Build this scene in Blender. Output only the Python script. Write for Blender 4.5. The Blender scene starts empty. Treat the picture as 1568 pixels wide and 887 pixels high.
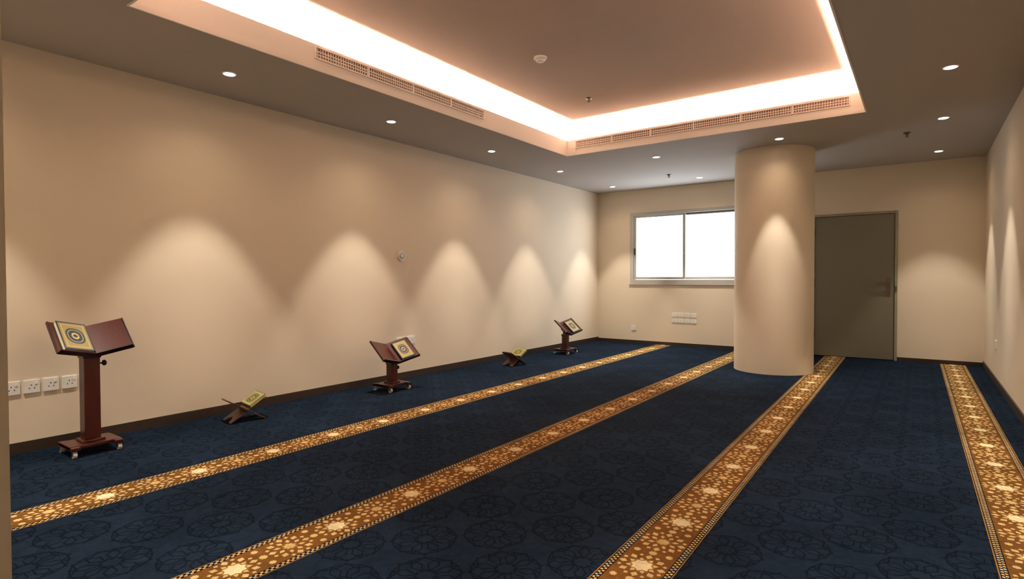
import bpy, bmesh, math, random
from mathutils import Matrix, Vector
random.seed(3)
S=bpy.context.scene
COL=S.collection
# ---------------- dimensions ----------------
XL,XR,YB,YF=-5.01,0.69,9.76,0.20
H=2.80; HU=3.20
TX0,TX1,TY0,TY1=-3.79,-0.437,1.40,6.50
CAMH=1.19
# ---------------- node expression helper ----------------
class E:
    def __init__(s,nt,sock): s.nt=nt; s.k=sock
    def _m(s,op,b=None,c=None):
        n=s.nt.nodes.new('ShaderNodeMath'); n.operation=op
        s.nt.links.new(s.k,n.inputs[0])
        for i,v in ((1,b),(2,c)):
            if v is None: continue
            if isinstance(v,E): s.nt.links.new(v.k,n.inputs[i])
            else: n.inputs[i].default_value=v
        return E(s.nt,n.outputs[0])
    def __add__(s,o): return s._m('ADD',o)
    def __sub__(s,o): return s._m('SUBTRACT',o)
    def __mul__(s,o): return s._m('MULTIPLY',o)
    def abs(s): return s._m('ABSOLUTE')
    def min(s,o): return s._m('MINIMUM',o)
    def max(s,o): return s._m('MAXIMUM',o)
    def lt(s,o): return s._m('LESS_THAN',o)
    def gt(s,o): return s._m('GREATER_THAN',o)
    def fold(s,p):   # distance to nearest multiple of p -> [0,p/2]
        return s._m('PINGPONG',p/2)
    def hyp(s,o): return (s*s+o*o)._m('SQRT')
    def soft(s,lo,hi): # 1 below lo ->0 above hi
        n=s.nt.nodes.new('ShaderNodeMapRange'); n.interpolation_type='SMOOTHSTEP'
        s.nt.links.new(s.k,n.inputs[0])
        n.inputs[1].default_value=lo; n.inputs[2].default_value=hi
        n.inputs[3].default_value=1; n.inputs[4].default_value=0
        return E(s.nt,n.outputs[0])
def mixc(nt,f,a,b):
    n=nt.nodes.new('ShaderNodeMix'); n.data_type='RGBA'
    if isinstance(f,E): nt.links.new(f.k,n.inputs[0])
    else: n.inputs[0].default_value=f
    for i,v in ((6,a),(7,b)):
        if isinstance(v,tuple): n.inputs[i].default_value=(*v,1)
        else: nt.links.new(v,n.inputs[i])
    return n.outputs[2]
def mat(name,col,rough=.6,metal=0,noise=0,nscale=20,bump=0,emit=None,estr=0,spec=.5):
    m=bpy.data.materials.new(name); m.use_nodes=True; nt=m.node_tree
    p=nt.nodes['Principled BSDF']
    p.inputs['Base Color'].default_value=(*col,1); p.inputs['Roughness'].default_value=rough
    p.inputs['Metallic'].default_value=metal; p.inputs['Specular IOR Level'].default_value=spec
    if noise or bump:
        tc=nt.nodes.new('ShaderNodeTexCoord'); n=nt.nodes.new('ShaderNodeTexNoise')
        n.inputs['Scale'].default_value=nscale; n.inputs['Detail'].default_value=4
        nt.links.new(tc.outputs['Object'],n.inputs['Vector'])
        if noise:
            c=mixc(nt,E(nt,n.outputs['Fac']),tuple(x*(1-noise) for x in col),tuple(min(1,x*(1+noise)) for x in col))
            nt.links.new(c,p.inputs['Base Color'])
        if bump:
            b=nt.nodes.new('ShaderNodeBump'); b.inputs['Strength'].default_value=bump; b.inputs['Distance'].default_value=.002
            nt.links.new(n.outputs['Fac'],b.inputs['Height']); nt.links.new(b.outputs[0],p.inputs['Normal'])
    if emit:
        p.inputs['Emission Color'].default_value=(*emit,1); p.inputs['Emission Strength'].default_value=estr
    return m
def wood(name,c1,c2,rough=.3,scale=3):
    m=bpy.data.materials.new(name); m.use_nodes=True; nt=m.node_tree; p=nt.nodes['Principled BSDF']
    tc=nt.nodes.new('ShaderNodeTexCoord'); mp=nt.nodes.new('ShaderNodeMapping'); mp.inputs['Scale'].default_value=(40,6,6)
    n=nt.nodes.new('ShaderNodeTexNoise'); n.inputs['Scale'].default_value=scale; n.inputs['Detail'].default_value=6; n.inputs['Distortion'].default_value=1
    nt.links.new(tc.outputs['Object'],mp.inputs[0]); nt.links.new(mp.outputs[0],n.inputs['Vector'])
    nt.links.new(mixc(nt,E(nt,n.outputs['Fac']),c1,c2),p.inputs['Base Color'])
    p.inputs['Roughness'].default_value=rough
    return m
M_wall=mat('wall_paint',(.81,.70,.555),.75,noise=.02,nscale=3,bump=.05,spec=.2)
M_col=mat('column_paint',(.82,.71,.56),.65,noise=.02,nscale=3,spec=.25)
M_ceil=mat('ceiling_paint',(.475,.445,.42),.85,noise=.01,nscale=2,spec=.1)
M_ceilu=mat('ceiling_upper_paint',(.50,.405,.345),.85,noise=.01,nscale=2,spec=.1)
M_cove=mat('cove_paint',(.93,.87,.82),.8,spec=.1)
M_base=mat('baseboard_brown',(.030,.020,.014),.45,noise=.2,nscale=8)
M_white=mat('white_plastic',(.90,.89,.87),.35,noise=.02)
M_alu=mat('white_aluminium',(.50,.49,.46),.4,noise=.02)
M_dark=mat('dark_gap',(.02,.018,.015),.8,noise=.1)
M_gr=mat('grille_paint',(.88,.80,.73),.5,noise=.02)
M_grd=mat('grille_shadow',(.16,.09,.06),.8,noise=.1)
M_chrome=mat('chrome',(.7,.7,.72),.2,metal=1,noise=.03)
M_castor=mat('castor_grey',(.55,.55,.55),.4,noise=.05)
M_door=mat('door_olive_paint',(.180,.168,.118),.5,noise=.04,nscale=4)
M_dframe=mat('door_frame_paint',(.30,.29,.22),.45,noise=.04,nscale=4)
M_handle=mat('handle_metal',(.16,.13,.09),.35,metal=.8,noise=.05)
M_red=wood('mahogany',(.040,.008,.006),(.085,.016,.011),.3)
M_redd=wood('dark_mahogany',(.018,.005,.004),(.035,.009,.007),.3)
M_brown=wood('walnut',(.040,.016,.009),(.09,.038,.018),.4)
M_page=mat('book_pages',(.75,.66,.45),.7,noise=.08,nscale=120)
M_lens=mat('downlight_lens',(.9,.9,.9),.4,noise=.01,emit=(1,.95,.88),estr=14)
# glass
M_glass=bpy.data.materials.new('window_glass'); M_glass.use_nodes=True; nt=M_glass.node_tree
nt.nodes.remove(nt.nodes['Principled BSDF']); o=nt.nodes['Material Output']
t=nt.nodes.new('ShaderNodeBsdfTransparent'); g=nt.nodes.new('ShaderNodeBsdfGlossy'); g.inputs['Roughness'].default_value=.05
mx=nt.nodes.new('ShaderNodeMixShader'); mx.inputs[0].default_value=.05
nt.links.new(t.outputs[0],mx.inputs[1]); nt.links.new(g.outputs[0],mx.inputs[2]); nt.links.new(mx.outputs[0],o.inputs[0])
# quran cover (object coords: x width .17, y height .23)
def cover_mat(name,base,med,k=1.0):
    m=bpy.data.materials.new(name); m.use_nodes=True; nt=m.node_tree; p=nt.nodes['Principled BSDF']
    tc=nt.nodes.new('ShaderNodeTexCoord'); sp=nt.nodes.new('ShaderNodeSeparateXYZ'); nt.links.new(tc.outputs['Object'],sp.inputs[0])
    x=E(nt,sp.outputs[0]).abs()*(1/k); y=E(nt,sp.outputs[1]).abs()*(1/k)
    gold=(.50,.36,.12)
    edge=(x-.076).max(y-.106)         # <0 inside border
    c=mixc(nt,edge.gt(-.002),base,med)            # outer band dark
    ring=(edge+.016).abs().lt(.0025); c=mixc(nt,ring,c,gold)
    r=(x*1.15).hyp(y*.92)
    pet=r-(x*1.15)*(y*.92)*2.2
    c=mixc(nt,pet.lt(.058),c,med)                 # dark medallion
    c=mixc(nt,pet.lt(.047)*pet.gt(.043),c,gold)
    c=mixc(nt,r.lt(.024),c,gold); c=mixc(nt,((x+y)).lt(.016),c,med)
    nt.links.new(c,p.inputs['Base Color']); p.inputs['Roughness'].default_value=.4
    return m
M_cov0=cover_mat('quran_cover_large',(.29,.22,.08),(.018,.032,.050),1.13)
M_cov1=cover_mat('quran_cover_gold',(.33,.25,.085),(.018,.032,.050))
M_cov2=cover_mat('quran_cover_green',(.24,.24,.07),(.035,.05,.02))
# ---------------- carpet ----------------
def carpet_common(nt,p,col):
    tc=nt.nodes.new('ShaderNodeNewGeometry')
    n=nt.nodes.new('ShaderNodeTexNoise'); n.inputs['Scale'].default_value=220; n.inputs['Detail'].default_value=3
    nt.links.new(tc.outputs['Position'],n.inputs['Vector'])
    n2=nt.nodes.new('ShaderNodeTexNoise'); n2.inputs['Scale'].default_value=1.6; n2.inputs['Detail'].default_value=5; n2.inputs['Distortion'].default_value=.6
    nt.links.new(tc.outputs['Position'],n2.inputs['Vector'])
    n3=nt.nodes.new('ShaderNodeTexNoise'); n3.inputs['Scale'].default_value=14; n3.inputs['Detail'].default_value=4; n3.inputs['Distortion'].default_value=1.5
    nt.links.new(tc.outputs['Position'],n3.inputs['Vector'])
    f=(E(nt,n.outputs['Fac'])*1.0+.5)*(E(nt,n2.outputs['Fac'])*1.1+.45)*(E(nt,n3.outputs['Fac'])*1.0+.5)
    v=nt.nodes.new('ShaderNodeVectorMath'); v.operation='SCALE'
    nt.links.new(col,v.inputs[0]); nt.links.new(f.k,v.inputs['Scale'])
    nt.links.new(v.outputs[0],p.inputs['Base Color'])
    b=nt.nodes.new('ShaderNodeBump'); b.inputs['Strength'].default_value=.5; b.inputs['Distance'].default_value=.004
    nt.links.new(n.outputs['Fac'],b.inputs['Height']); nt.links.new(b.outputs[0],p.inputs['Normal'])
    p.inputs['Roughness'].default_value=1; p.inputs['Specular IOR Level'].default_value=.03
c8,s8=math.cos(math.pi/8),math.sin(math.pi/8)
M_carpet=bpy.data.materials.new('carpet_navy_star'); M_carpet.use_nodes=True; nt=M_carpet.node_tree; p=nt.nodes['Principled BSDF']
gp=nt.nodes.new('ShaderNodeNewGeometry'); sp=nt.nodes.new('ShaderNodeSeparateXYZ'); nt.links.new(gp.outputs['Position'],sp.inputs[0])
T=.46
fx=(E(nt,sp.outputs[0])+20).fold(T); fy=(E(nt,sp.outputs[1])+20).fold(T)
def rosette(a,b,k):
    m=a.max(b); n=a.min(b)
    u=m*c8+n*s8; v=(n*c8-m*s8).abs()
    star=m.min((m+n)*.7071)            # 8-point star distance
    d=(star-.036*k).abs()
    d=d.min(((u-.098*k).abs()*.45+v-.026*k).abs())      # 8 petals
    d=d.min((star-.118*k).abs()*1.0)
    d=d.min((m.hyp(n)-.155*k).abs())
    return d
d=rosette(fx,fy,.92)
gx=fx*-1+T/2; gy=fy*-1+T/2
d=d.min(rosette(gx,gy,.92))
line=d.soft(.0022,.0055)
c=mixc(nt,line*.82,(.0078,.0142,.0268),(.0022,.0042,.0080))
carpet_common(nt,p,c)
M_stripe=bpy.data.materials.new('carpet_gold_border'); M_stripe.use_nodes=True; nt=M_stripe.node_tree; p=nt.nodes['Principled BSDF']
uv=nt.nodes.new('ShaderNodeUVMap'); uv.uv_map='UVMap'; sp=nt.nodes.new('ShaderNodeSeparateXYZ'); nt.links.new(uv.outputs[0],sp.inputs[0])
s=E(nt,sp.outputs[0]).abs(); t_=E(nt,sp.outputs[1])+20
brown=(.130,.058,.014); cream=(.53,.38,.175); navy=(.005,.008,.014); gold=(.26,.135,.032); pale=(.72,.60,.37)
P=.50
tf=t_.fold(P); tg=tf*-1+P/2
def petals(a,b,k=1):
    m=a.max(b); n=a.min(b); u=m*c8+n*s8; v=(n*c8-m*s8).abs()
    star=m.min((m+n)*.7071)
    p1=((u-.052*k).abs()*.62+v).lt(.0105*k)
    e1=(m+n)*.7071; e2=(m-n)*.7071
    p2=((m-.082*k).abs()*.8+n).lt(.0155*k).max(((e1-.082*k).abs()*.8+e2).lt(.0155*k))
    p3=((u-.093*k).abs()+v).lt(.0105*k)
    return star,p1.max(p2).max(p3)
sa,pa=petals(s,tf); sb,pb=petals(s,tg)
h=(tf-.125).abs(); q=(s-.072).abs(); fil=(q.max(h)).min((q+h)*.7071).lt(.012)
fil2=(s.max(h)).min((s+h)*.7071).lt(.014)
c=mixc(nt,pa.max(pb).max(fil).max(fil2),brown,cream)
c=mixc(nt,sa.lt(.040),c,gold)
c=mixc(nt,sa.lt(.034),c,pale)
c=mixc(nt,sb.lt(.026),c,gold)
c=mixc(nt,sb.lt(.020),c,cream)
c=mixc(nt,s.gt(.100),c,brown)
ck=(t_.fold(.024)).lt(.006)
c=mixc(nt,s.gt(.104),c,navy)
c=mixc(nt,s.gt(.108)*s.lt(.118)*ck,c,cream)
ck2=(t_.fold(.024)).gt(.006)
c=mixc(nt,s.gt(.120)*s.lt(.130)*ck2,c,cream)
c=mixc(nt,s.gt(.134)*s.lt(.139),c,gold)
carpet_common(nt,p,c)
# ---------------- mesh helpers ----------------
def newobj(name,bm,mats,parent=None,mw=None,bevel=0,smooth=False):
    me=bpy.data.meshes.new(name); bmesh.ops.recalc_face_normals(bm,faces=bm.faces); bm.to_mesh(me); bm.free()
    for m in (mats if isinstance(mats,(list,tuple)) else [mats]): me.materials.append(m)
    ob=bpy.data.objects.new(name,me); COL.objects.link(ob)
    if parent: ob.parent=parent
    if mw is not None:
        if parent: ob.matrix_local=mw
        else: ob.matrix_world=mw
    if smooth:
        for pl in me.polygons: pl.use_smooth=True
        es=ob.modifiers.new('es','EDGE_SPLIT'); es.split_angle=math.radians(35)
    if bevel:
        bv=ob.modifiers.new('bv','BEVEL'); bv.width=bevel; bv.segments=2; bv.limit_method='ANGLE'
    return ob
def box(bm,x0,x1,y0,y1,z0,z1,mi=0,M=None):
    vs=[bm.verts.new((x,y,z)) for x in (x0,x1) for y in (y0,y1) for z in (z0,z1)]
    if M is not None:
        for v in vs: v.co=M@v.co
    for f in ((0,1,3,2),(4,6,7,5),(0,4,5,1),(2,3,7,6),(0,2,6,4),(1,5,7,3)):
        fc=bm.faces.new([vs[i] for i in f]); fc.material_index=mi
def cyl(bm,r0,r1,z0,z1,seg=32,mi=0,M=None,cx=0,cy=0):
    A=[];B=[]
    for i in range(seg):
        a=2*math.pi*i/seg
        A.append(bm.verts.new((cx+r0*math.cos(a),cy+r0*math.sin(a),z0))); B.append(bm.verts.new((cx+r1*math.cos(a),cy+r1*math.sin(a),z1)))
    if M is not None:
        for v in A+B: v.co=M@v.co
    for i in range(seg):
        j=(i+1)%seg
        f=bm.faces.new((A[i],A[j],B[j],B[i])); f.material_index=mi
    f=bm.faces.new(A[::-1]); f.material_index=mi
    f=bm.faces.new(B); f.material_index=mi
def lathe(bm,prof,seg=32,mi=0,M=None):
    rings=[]
    for r,z in prof:
        rings.append([bm.verts.new((r*math.cos(2*math.pi*i/seg),r*math.sin(2*math.pi*i/seg),z)) for i in range(seg)])
    if M is not None:
        for R in rings:
            for v in R: v.co=M@v.co
    for A,B in zip(rings,rings[1:]):
        for i in range(seg):
            j=(i+1)%seg
            f=bm.faces.new((A[i],A[j],B[j],B[i])); f.material_index=mi
    f=bm.faces.new(rings[0][::-1]); f.material_index=mi
    f=bm.faces.new(rings[-1]); f.material_index=mi
def poly(bm,pts,y0,y1,mi=0,M=None):
    A=[bm.verts.new((x,y0,z)) for x,z in pts]; B=[bm.verts.new((x,y1,z)) for x,z in pts]
    if M is not None:
        for v in A+B: v.co=M@v.co
    n=len(pts)
    for i in range(n):
        j=(i+1)%n; f=bm.faces.new((A[i],A[j],B[j],B[i])); f.material_index=mi
    f=bm.faces.new(A); f.material_index=mi
    f=bm.faces.new(B[::-1]); f.material_index=mi
def empty(name,M):
    e=bpy.data.objects.new(name,None); COL.objects.link(e); e.empty_display_size=.1; e.matrix_world=M; return e
TR=Matrix.Translation
def RX(d): return Matrix.Rotation(math.radians(d),4,'X')
def RY(d): return Matrix.Rotation(math.radians(d),4,'Y')
def RZ(d): return Matrix.Rotation(math.radians(d),4,'Z')
# ---------------- floor ----------------
W=.2
bm=bmesh.new(); uvl=bm.loops.layers.uv.new('UVMap')
YC=-1.6; Y1=YB+W
SC=[(-3.63,-.009),(-2.275,-.005),(-.924,-.015),(.408,-.006)]; hw=.14   # stripe centre at y=2 and slope
edges=[(lambda y:XL-W,0)]
for c_,k in SC:
    for sgn in (-1,1):
        edges.append(((lambda y,c_=c_,k=k,sgn=sgn:c_+k*(y-2)+sgn*hw),sgn*hw))
edges.append((lambda y:XR+W,0))
for i in range(len(edges)-1):
    fa,ua=edges[i]; fb,ub=edges[i+1]; st=i%2==1
    f=bm.faces.new([bm.verts.new(v) for v in ((fa(YC),YC,0),(fb(YC),YC,0),(fb(Y1),Y1,0),(fa(Y1),Y1,0))])
    f.material_index=1 if st else 0
    for l,u in zip(f.loops,((ua,YC+.3),(ub,YC+.3),(ub,Y1+.3),(ua,Y1+.3))): l[uvl].uv=u
floor=newobj('floor',bm,[M_carpet,M_stripe])
# ---------------- walls ----------------
HT=3.3
bm=bmesh.new(); box(bm,XL-W,XL,YC,YB+W,0,HT); newobj('wall_left',bm,M_wall)
bm=bmesh.new(); box(bm,XR,XR+W,YC,YB+W,0,HT); newobj('wall_right',bm,M_wall)
WX0,WX1,WZ0,WZ1=-4.313,-2.39,1.12,2.355
DX0,DX1,DZ=-1.36,-.268,2.145
bm=bmesh.new()
y0,y1=YB,YB+W
box(bm,XL,WX0,y0,y1,0,HT); box(bm,WX0,WX1,y0,y1,0,WZ0); box(bm,WX0,WX1,y0,y1,WZ1,HT)
box(bm,WX1,DX0,y0,y1,0,HT); box(bm,DX0,DX1,y0,y1,DZ,HT); box(bm,DX1,XR,y0,y1,0,HT)
newobj('wall_back',bm,M_wall)
bm=bmesh.new()   # front wall with doorway where the photographer stands
box(bm,XL,-.905,.05,YF,0,HT); box(bm,.45,XR,.05,YF,0,HT); box(bm,-.905,.45,.05,YF,2.15,HT)
newobj('wall_front',bm,M_wall)
bm=bmesh.new(); box(bm,XL,XR,YC,YC+.1,0,HT); newobj('wall_corridor',bm,M_wall)
bt=.012; bh=.075
bm=bmesh.new(); box(bm,XL,XL+bt,YF,YB,0,bh); newobj('baseboard_left',bm,M_base)
bm=bmesh.new(); box(bm,XR-bt,XR,YF,YB,0,bh); newobj('baseboard_right',bm,M_base)
bm=bmesh.new(); box(bm,XL+bt,DX0-.0,YB-bt,YB,0,.055); box(bm,DX1,XR-bt,YB-bt,YB,0,.055); newobj('baseboard_back',bm,M_base)
# ---------------- ceiling ----------------
bm=bmesh.new(); t=.02
X0,X1=XL,XR
box(bm,X0,TX0,YC,YB,H,H+t); box(bm,TX1,X1,YC,YB,H,H+t); box(bm,TX0,TX1,YC,TY0,H,H+t); box(bm,TX0,TX1,TY1,YB,H,H+t)
newobj('ceiling',bm,M_ceil)
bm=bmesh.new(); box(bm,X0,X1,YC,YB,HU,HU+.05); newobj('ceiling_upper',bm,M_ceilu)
bm=bmesh.new(); ft=.025; LH=3.0; g=.22; z0=H+t
box(bm,TX0-ft,TX0,TY0-ft,TY1+ft,z0,LH); box(bm,TX1,TX1+ft,TY0-ft,TY1+ft,z0,LH)
box(bm,TX0,TX1,TY0-ft,TY0,z0,LH); box(bm,TX0,TX1,TY1,TY1+ft,z0,LH)
box(bm,TX0-g-ft,TX0-g,TY0-g,TY1+g,z0,HU); box(bm,TX1+g,TX1+g+ft,TY0-g,TY1+g,z0,HU)
box(bm,TX0-g-ft,TX1+g+ft,TY0-g-ft,TY0-g,z0,HU); box(bm,TX0-g-ft,TX1+g+ft,TY1+g,TY1+g+ft,z0,HU)
lp=.012
box(bm,TX0,TX0+lp,TY0,TY1,H-.004,H+.03); box(bm,TX1-lp,TX1,TY0,TY1,H-.004,H+.03)
box(bm,TX0+lp,TX1-lp,TY0,TY0+lp,H-.004,H+.03); box(bm,TX0+lp,TX1-lp,TY1-lp,TY1,H-.004,H+.03)
newobj('trim_cove',bm,M_cove)
def grille(L,M):
    bm=bmesh.new(); h=.095
    box(bm,0,L,0,.003,0,h,1,M)
    box(bm,0,L,.003,.014,0,.010,0,M); box(bm,0,L,.003,.014,h-.010,h,0,M)
    for x in (0,L-.012): box(bm,x,x+.012,.003,.014,.010,h-.010,0,M)
    n=int(L/.024)
    for i in range(1,n):
        x=L*i/n; box(bm,x-.003,x+.003,.004,.011,.010,h-.010,0,M)
    for z in (.035,.058): box(bm,.012,L-.012,.0045,.009,z-.004,z+.004,0,M)
    k=max(1,round(L/.5))
    for i in range(1,k): x=L*i/k; box(bm,x-.008,x+.008,.003,.0135,.010,h-.010,0,M)
    return newobj('air_vent_grille',bm,[M_gr,M_grd])
MG=Matrix(((0,1,0,TX0),(1,0,0,2.67),(0,0,1,2.885),(0,0,0,1)))
grille(2.07,MG)
MG=Matrix(((1,0,0,-3.66),(0,-1,0,TY1),(0,0,1,2.885),(0,0,0,1)))
grille(3.08,MG)
# ---------------- lights ----------------
def spot(name,parent,P,size,blend,col,tilt=None):
    l=bpy.data.lights.new(name,'SPOT'); l.energy=P; l.spot_size=math.radians(size); l.spot_blend=blend; l.color=col; l.shadow_soft_size=.02
    o=bpy.data.objects.new(name,l); COL.objects.link(o); o.parent=parent; o.location=(0,0,-.012)
    return o
WARM=(1,.905,.765)
def downlight(x,y,z=H,pw=1,sz=62,spill=1):
    bm=bmesh.new()
    lathe(bm,[(.054,0),(.054,-.004),(.046,-.007),(.040,-.004),(.040,0)],40)
    ob=newobj('downlight',bm,M_white,mw=TR((x,y,z)),smooth=True)
    bm=bmesh.new(); cyl(bm,.039,.039,-.0045,-.008,32)
    newobj('lens',bm,M_lens,parent=ob)
    spot('beam_wide',ob,155*pw,sz,.42,WARM)
    spot('beam_core',ob,130*pw,sz-16,1.0,WARM)
    spot('beam_spill',ob,22*pw*spill,140,1,(1,.76,.50))
for y in (.7,2.33,4.0,5.67,7.34,9.12): downlight(-4.40,y)
downlight(-1.34,7.14,pw=1.0,sz=48,spill=.6)
for x,y in ((-2.86,7.24),(-2.88,9.12),(-2.86,.75),(-1.4,.75)): downlight(x,y)
for x,y in ((.17,9.05),(.17,7.2),(.17,5.50),(.17,3.87),(.17,2.22),(.17,.9)): downlight(x,y,pw=.85,spill=.7)
CC=(1,.74,.58)
def area(name,loc,sx,sy,P,col,rot=(math.pi,0,0)):
    l=bpy.data.lights.new(name,'AREA'); l.shape='RECTANGLE'; l.size=sx; l.size_y=sy; l.energy=P; l.color=col
    o=bpy.data.objects.new(name,l); COL.objects.link(o); o.location=loc; o.rotation_euler=rot; return o
lz=2.90; pm=54; off=.12
lx=TX1-TX0; ly=TY1-TY0
area('cove_led_strip',(TX0-off,(TY0+TY1)/2,lz),.04,ly+.2,pm*ly,CC)
area('cove_led_strip',(TX1+off,(TY0+TY1)/2,lz),.04,ly+.2,pm*ly,CC)
area('cove_led_strip',((TX0+TX1)/2,TY0-off,lz),lx+.2,.04,pm*lx,CC)
area('cove_led_strip',((TX0+TX1)/2,TY1+off,lz),lx+.2,.04,pm*lx,CC)
w=bpy.data.worlds.new('sky'); S.world=w; w.use_nodes=True
bg=w.node_tree.nodes['Background']; bg.inputs[0].default_value=(.86,.93,1,1); bg.inputs[1].default_value=10.0
pl=area('window_portal',((WX0+WX1)/2,YB+W+.02,(WZ0+WZ1)/2),WX1-WX0,WZ1-WZ0,1,(1,1,1),(-math.pi/2,0,0))
pl.data.cycles.is_portal=True
# ---------------- column ----------------
bm=bmesh.new(); cyl(bm,.47,.47,0,H,96); newobj('column',bm,M_col,mw=TR((-1.55,7.93,0)),smooth=True)
# ---------------- window ----------------
e=empty('window_1',TR((WX0,YB,WZ0)))
ww,wh=WX1-WX0,WZ1-WZ0
bm=bmesh.new()
box(bm,-.035,.03,-.015,.0,-.03,wh+.03); box(bm,ww-.03,ww+.035,-.015,.0,-.03,wh+.03)
box(bm,.03,ww-.03,-.015,.0,wh-.025,wh+.03); box(bm,.03,ww-.03,-.015,0,-.03,.045)
box(bm,-.055,ww+.055,-.022,0,-.050,-.031)
box(bm,0,.03,0,.12,0,wh); box(bm,ww-.03,ww,0,.12,0,wh); box(bm,.03,ww-.03,0,.12,0,.045); box(bm,.03,ww-.03,0,.12,wh-.030,wh)
newobj('frame',bm,M_alu,parent=e,bevel=.003)
def sash(x0,x1,y,nm):
    bm=bmesh.new(); b=.048; z0,z1=.047,wh-.032
    box(bm,x0,x0+b,y,y+.03,z0,z1); box(bm,x1-b,x1,y,y+.03,z0,z1); box(bm,x0+b,x1-b,y,y+.03,z0,z0+b); box(bm,x0+b,x1-b,y,y+.03,z1-b+.015,z1)
    newobj(nm,bm,M_alu,parent=e,bevel=.003)
    bm=bmesh.new(); box(bm,x0+b,x1-b,y+.012,y+.016,z0+b,z1-b+.015); newobj(nm+'_glass',bm,M_glass,parent=e)
sash(.032,ww/2+.026,.005,'sash_inner'); sash(ww/2-.026,ww-.032,.045,'sash_outer')
bm=bmesh.new(); box(bm,.045,.058,-.008,.004,.5,.62); newobj('latch',bm,M_dark,parent=e)
bm=bmesh.new(); box(bm,ww/2+.03,ww-.035,.015,.04,wh-.045,wh-.031); newobj('track',bm,M_dark,parent=e)
# ---------------- door ----------------
e=empty('door_1',TR((DX0,YB,0))); dw=DX1-DX0
bm=bmesh.new(); f=.035
box(bm,0,f,-.02,.1,0,DZ); box(bm,dw-f,dw,-.02,.1,0,DZ); box(bm,f,dw-f,-.02,.1,DZ-f,DZ)
newobj('frame',bm,M_dframe,parent=e,bevel=.003)
bm=bmesh.new(); box(bm,f+.004,dw-f-.004,.0,.045,.008,DZ-f-.004); newobj('leaf',bm,M_door,parent=e,bevel=.002)
bm=bmesh.new(); box(bm,f,dw-f,.05,.09,0,DZ-f); newobj('stop',bm,M_dark,parent=e)
bm=bmesh.new()
for z in (.28,1.05,1.82): cyl(bm,.011,.011,z,z+.12,16,cx=f+.002,cy=-.012)
newobj('hinges',bm,M_handle,parent=e,smooth=True)
bm=bmesh.new(); hx=dw-f-.075
box(bm,hx-.024,hx+.024,-.012,0,.93,1.19)
cyl(bm,.012,.012,0,.055,16,M=TR((hx,0,1.10))@RX(90))
box(bm,hx-.145,hx+.012,-.066,-.047,1.088,1.112)
cyl(bm,.013,.013,0,.022,16,M=TR((hx,0,.98))@RX(90))
box(bm,dw-.028,dw-.008,-.035,-.02,1.0,1.07)
newobj('handle',bm,M_handle,parent=e,bevel=.002)
# ---------------- outlets ----------------
def outlet(M,n=1,pitch=.106,w=.088,h=.088,name='power_outlet'):
    for i in range(n):
        bm=bmesh.new(); x=(i-(n-1)/2)*pitch
        box(bm,-w/2,w/2,0,.009,-h/2,h/2)
        box(bm,w*.18,w*.34,.009,.012,h*.15,h*.35)
        for (sx,sz) in ((-.006,.010),(-.017,-.012),(.011,-.012)):
            box(bm,sx,sx+.006,.0088,.0096,sz-.004,sz+.004,1)
        newobj(name,bm,[M_white,M_dark],mw=M@TR((x,0,0)),bevel=.0012)
def onleft(y,z): return Matrix(((0,1,0,XL),(1,0,0,y),(0,0,1,z),(0,0,0,1)))
def onback(x,z): return Matrix(((1,0,0,x),(0,-1,0,YB),(0,0,1,z),(0,0,0,1)))
def onright(y,z): return Matrix(((0,-1,0,XR),(1,0,0,y),(0,0,1,z),(0,0,0,1)))
outlet(onleft(1.285,.45),4,.108)
outlet(onleft(4.76,.45),3,.10)
outlet(onback(-3.34,.445),4,.112,w=.09,h=.07)
outlet(onback(-3.34,.545),4,.112,w=.09,h=.07)
outlet(onback(-4.28,.28),1)
outlet(onright(8.29,.44),1,w=.12)
M=onleft(4.70,1.46)@RX(-90)
bm=bmesh.new()
lathe(bm,[(.062,0),(.062,.008),(.056,.014),(.050,.014),(.048,.010),(.0475,.009)],40)
ob=newobj('wall_speaker_plate',bm,M_white,mw=M,smooth=True)
bm=bmesh.new(); cyl(bm,.040,.040,.0095,.011,32); newobj('face',bm,M_castor,parent=ob)
bm=bmesh.new(); lathe(bm,[(.018,.0115),(.018,.017),(.010,.020)],24); box(bm,-.025,.025,-.030,-.024,.0112,.013); newobj('button',bm,M_white,parent=ob)
def sprinkler(x,y,z):
    bm=bmesh.new()
    lathe(bm,[(.036,0),(.036,-.004),(.028,-.010),(.010,-.012),(.009,-.026)],28)
    box(bm,-.016,-.012,-.003,.003,-.048,-.014); box(bm,.012,.016,-.003,.003,-.048,-.014); box(bm,-.016,.016,-.003,.003,-.027,-.023)
    cyl(bm,.004,.004,-.05,-.026,12); cyl(bm,.018,.018,-.053,-.050,20)
    newobj('fire_sprinkler',bm,M_handle,mw=TR((x,y,z)))
sprinkler(-3.19,8.6,H); sprinkler(-.14,7.7,H); sprinkler(-3.02,5.66,HU)
bm=bmesh.new(); lathe(bm,[(.060,0),(.060,-.012),(.054,-.022),(.040,-.026),(.036,-.040),(.022,-.046),(.004,-.047)],36)
cyl(bm,.038,.038,-.029,-.032,36,mi=1)
newobj('smoke_detector',bm,[M_white,M_dark],mw=TR((-2.82,4.36,HU)),smooth=True)
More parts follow.
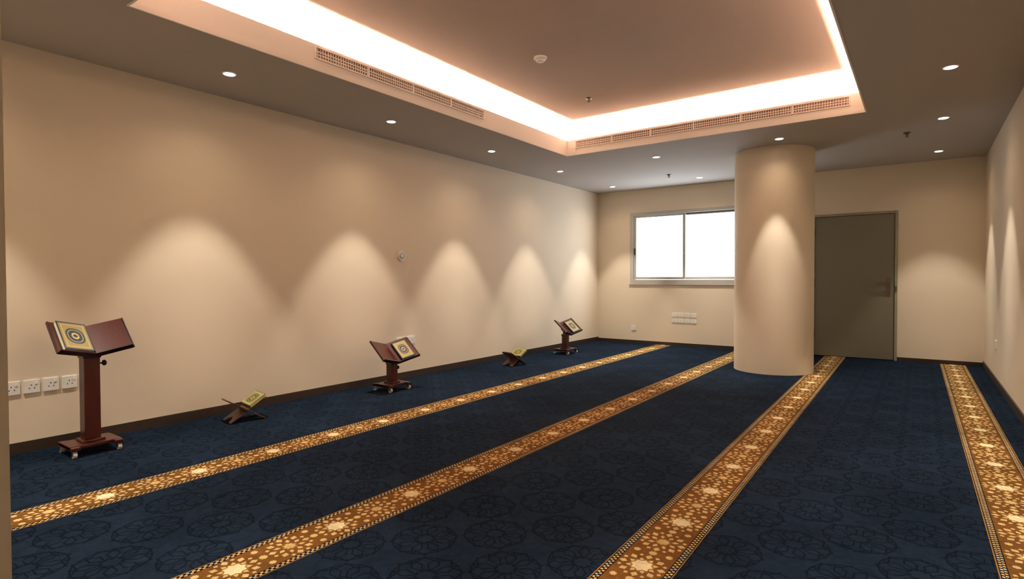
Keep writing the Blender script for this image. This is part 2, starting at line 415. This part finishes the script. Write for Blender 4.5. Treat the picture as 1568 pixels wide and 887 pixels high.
# ---------------- lectern & books ----------------
def book(M,cov,w=.165,l=.235,th=.030):
    bm=bmesh.new()
    def rb(x0,x1,y0,y1,z0,z1,mi): box(bm,x0,x1,y0,y1,z0,z1,mi)
    rb(-w/2,w/2,-l/2,l/2,0,.003,0); rb(-w/2+.0,-w/2+.004,-l/2,l/2,.003,th-.003,0)
    rb(-w/2+.004,w/2-.004,-l/2+.004,l/2-.004,.003,th-.003,1)
    rb(-w/2,w/2,-l/2,l/2,th-.003,th,0)
    return newobj('quran_book',bm,[cov,M_page],mw=M,bevel=.0012)
def lectern(x,y,h,side,cov,rot=90,tilt=42,ang=17,postw=.085,sleeve=True,boff=0,wl=.265,bk=(.165,.235)):
    M=TR((x,y,0))@RZ(rot); e=empty('quran_lectern',M)
    bm=bmesh.new(); bx,by=.15,.14
    box(bm,-bx,bx,-by+.03,by-.03,.055,.078); box(bm,-bx,-bx+.05,-by,by,.050,.074); box(bm,bx-.05,bx,-by,by,.050,.074)
    box(bm,-postw/2-.02,postw/2+.02,-postw/2-.02,postw/2+.02,.078,.095)
    newobj('base',bm,M_red,parent=e,bevel=.004)
    bm=bmesh.new()
    for sx in (-1,1):
        for sy in (-1,1):
            cx,cy=sx*(bx-.02),sy*(by-.02)
            box(bm,cx-.013,cx+.013,cy-.013,cy+.013,.044,.050,1)
            box(bm,cx-.015,cx-.012,cy-.010,cy+.010,.018,.046,1); box(bm,cx+.012,cx+.015,cy-.010,cy+.010,.018,.046,1)
            cyl(bm,.022,.022,-.011,.011,20,0,TR((cx,cy,.022))@RY(90))
    newobj('castors',bm,[M_castor,M_chrome],parent=e)
    bm=bmesh.new(); p2=postw/2
    top=h-.03
    box(bm,-p2,p2,-p2,p2,.095,top-.07)
    box(bm,-p2-.006,p2+.006,-p2-.006,p2+.006,top-.085,top-.055)
    box(bm,-p2*.72,p2*.72,-p2*.72,p2*.72,top-.055,top-.0)
    newobj('post',bm,M_red,parent=e,bevel=.004)
    if sleeve:
        bm=bmesh.new(); cyl(bm,.006,.006,0,.03,12,M=TR((p2,0,top-.13))@RY(90)); lathe(bm,[(.016,.03),(.02,.036),(.02,.045),(.012,.052)],18,M=TR((p2,0,top-.13))@RY(90))
        newobj('knob',bm,M_dark,parent=e,smooth=True)
    T=TR((0,0,h))@RX(tilt)
    bl=.275; th=.014
    bm=bmesh.new()
    poly(bm,[(-.11,.018),(0,-.018),(.11,.018),(.05,-.045),(-.05,-.045)],-.035,.035,M=T)
    newobj('bracket',bm,M_redd,parent=e,bevel=.003)
    for sg,nm in ((1,'wing_right'),(-1,'wing_left')):
        Mw=T@RY(-ang*sg)
        bm=bmesh.new()
        x0,x1=(0,wl) if sg>0 else (-wl,0)
        box(bm,x0,x1,-bl/2,bl/2,-th/2,th/2,0,Mw)
        box(bm,x0,x1,-bl/2-.010,-bl/2,-th/2-.004,th/2+.022,1,Mw)
        xe=(x1,x1+.008) if sg>0 else (x0-.008,x0)
        box(bm,xe[0],xe[1],-bl/2-.01,bl/2,-th/2-.002,th/2+.004,1,Mw)
        newobj(nm,bm,[M_red,M_redd],parent=e,bevel=.0025)
    sg=side
    Mw=M@T@RY(-ang*sg)@TR((sg*(wl*.47+boff),-bl/2+bk[1]/2+.002,th/2+.001))
    if sg<0: Mw=Mw@RZ(180)
    book(Mw,cov,w=bk[0],l=bk[1])
lectern(-4.67,1.465,.765,-1,M_cov0,wl=.226,postw=.095,bk=(.187,.258),boff=.002)
lectern(-4.60,4.17,.39,1,M_cov1)
lectern(-4.58,7.80,.39,1,M_cov1)
def rehal(x,y,rot,side,cov):
    M=TR((x,y,0))@RZ(rot); e=empty('quran_rehal_stand',M)
    ang=32; up=.185; lo=.165; L=.10; th=.012
    hz=lo*math.sin(math.radians(ang))+.006
    for sg,nm in ((1,'board_right'),(-1,'board_left')):
        Mb=TR((0,0,hz))@(RY(-ang) if sg>0 else RZ(180)@RY(-ang))
        bm=bmesh.new()
        pts=[(0,-L),(up-.03,-L),(up-.008,-L+.012),(up,-L+.04),(up+.006,0),(up,L-.04),(up-.008,L-.012),(up-.03,L),(0,L)]
        pts+=[(-.04,L-.004),(-lo,L-.004),(-lo,L-.05),(-lo+.035,L-.065),(-lo+.06,0),(-lo+.035,-L+.065),(-lo,-L+.05),(-lo,-L+.004),(-.04,-L+.004)]
        A=[bm.verts.new(Mb@Vector((px,py,-th/2))) for px,py in pts]; B=[bm.verts.new(Mb@Vector((px,py,th/2))) for px,py in pts]
        n=len(pts)
        for i in range(n): bm.faces.new((A[i],A[(i+1)%n],B[(i+1)%n],B[i]))
        bm.faces.new(A[::-1]); bm.faces.new(B)
        newobj(nm,bm,M_brown,parent=e,bevel=.002)
    Mw=M@TR((0,0,hz))@RY(-ang*side)@TR((side*.104,0,th/2+.001))
    if side<0: Mw=Mw@RZ(180)
    book(Mw,cov,w=.155,l=.205,th=.026)
rehal(-4.64,2.55,80,1,M_cov2)
rehal(-4.52,6.32,80,1,M_cov2)
# ---------------- camera ----------------
cd=bpy.data.cameras.new('camera'); cam=bpy.data.objects.new('camera',cd); COL.objects.link(cam)
cd.sensor_width=36; cd.sensor_fit='HORIZONTAL'; cd.lens=868/1568*36; cd.clip_start=.02
cam.matrix_world=TR((0,0,CAMH))@RZ(35.8)@RX(90-1.10)@RZ(-.16)
S.camera=cam
S.view_settings.view_transform='Standard'
S.view_settings.look='None'
S.view_settings.exposure=0
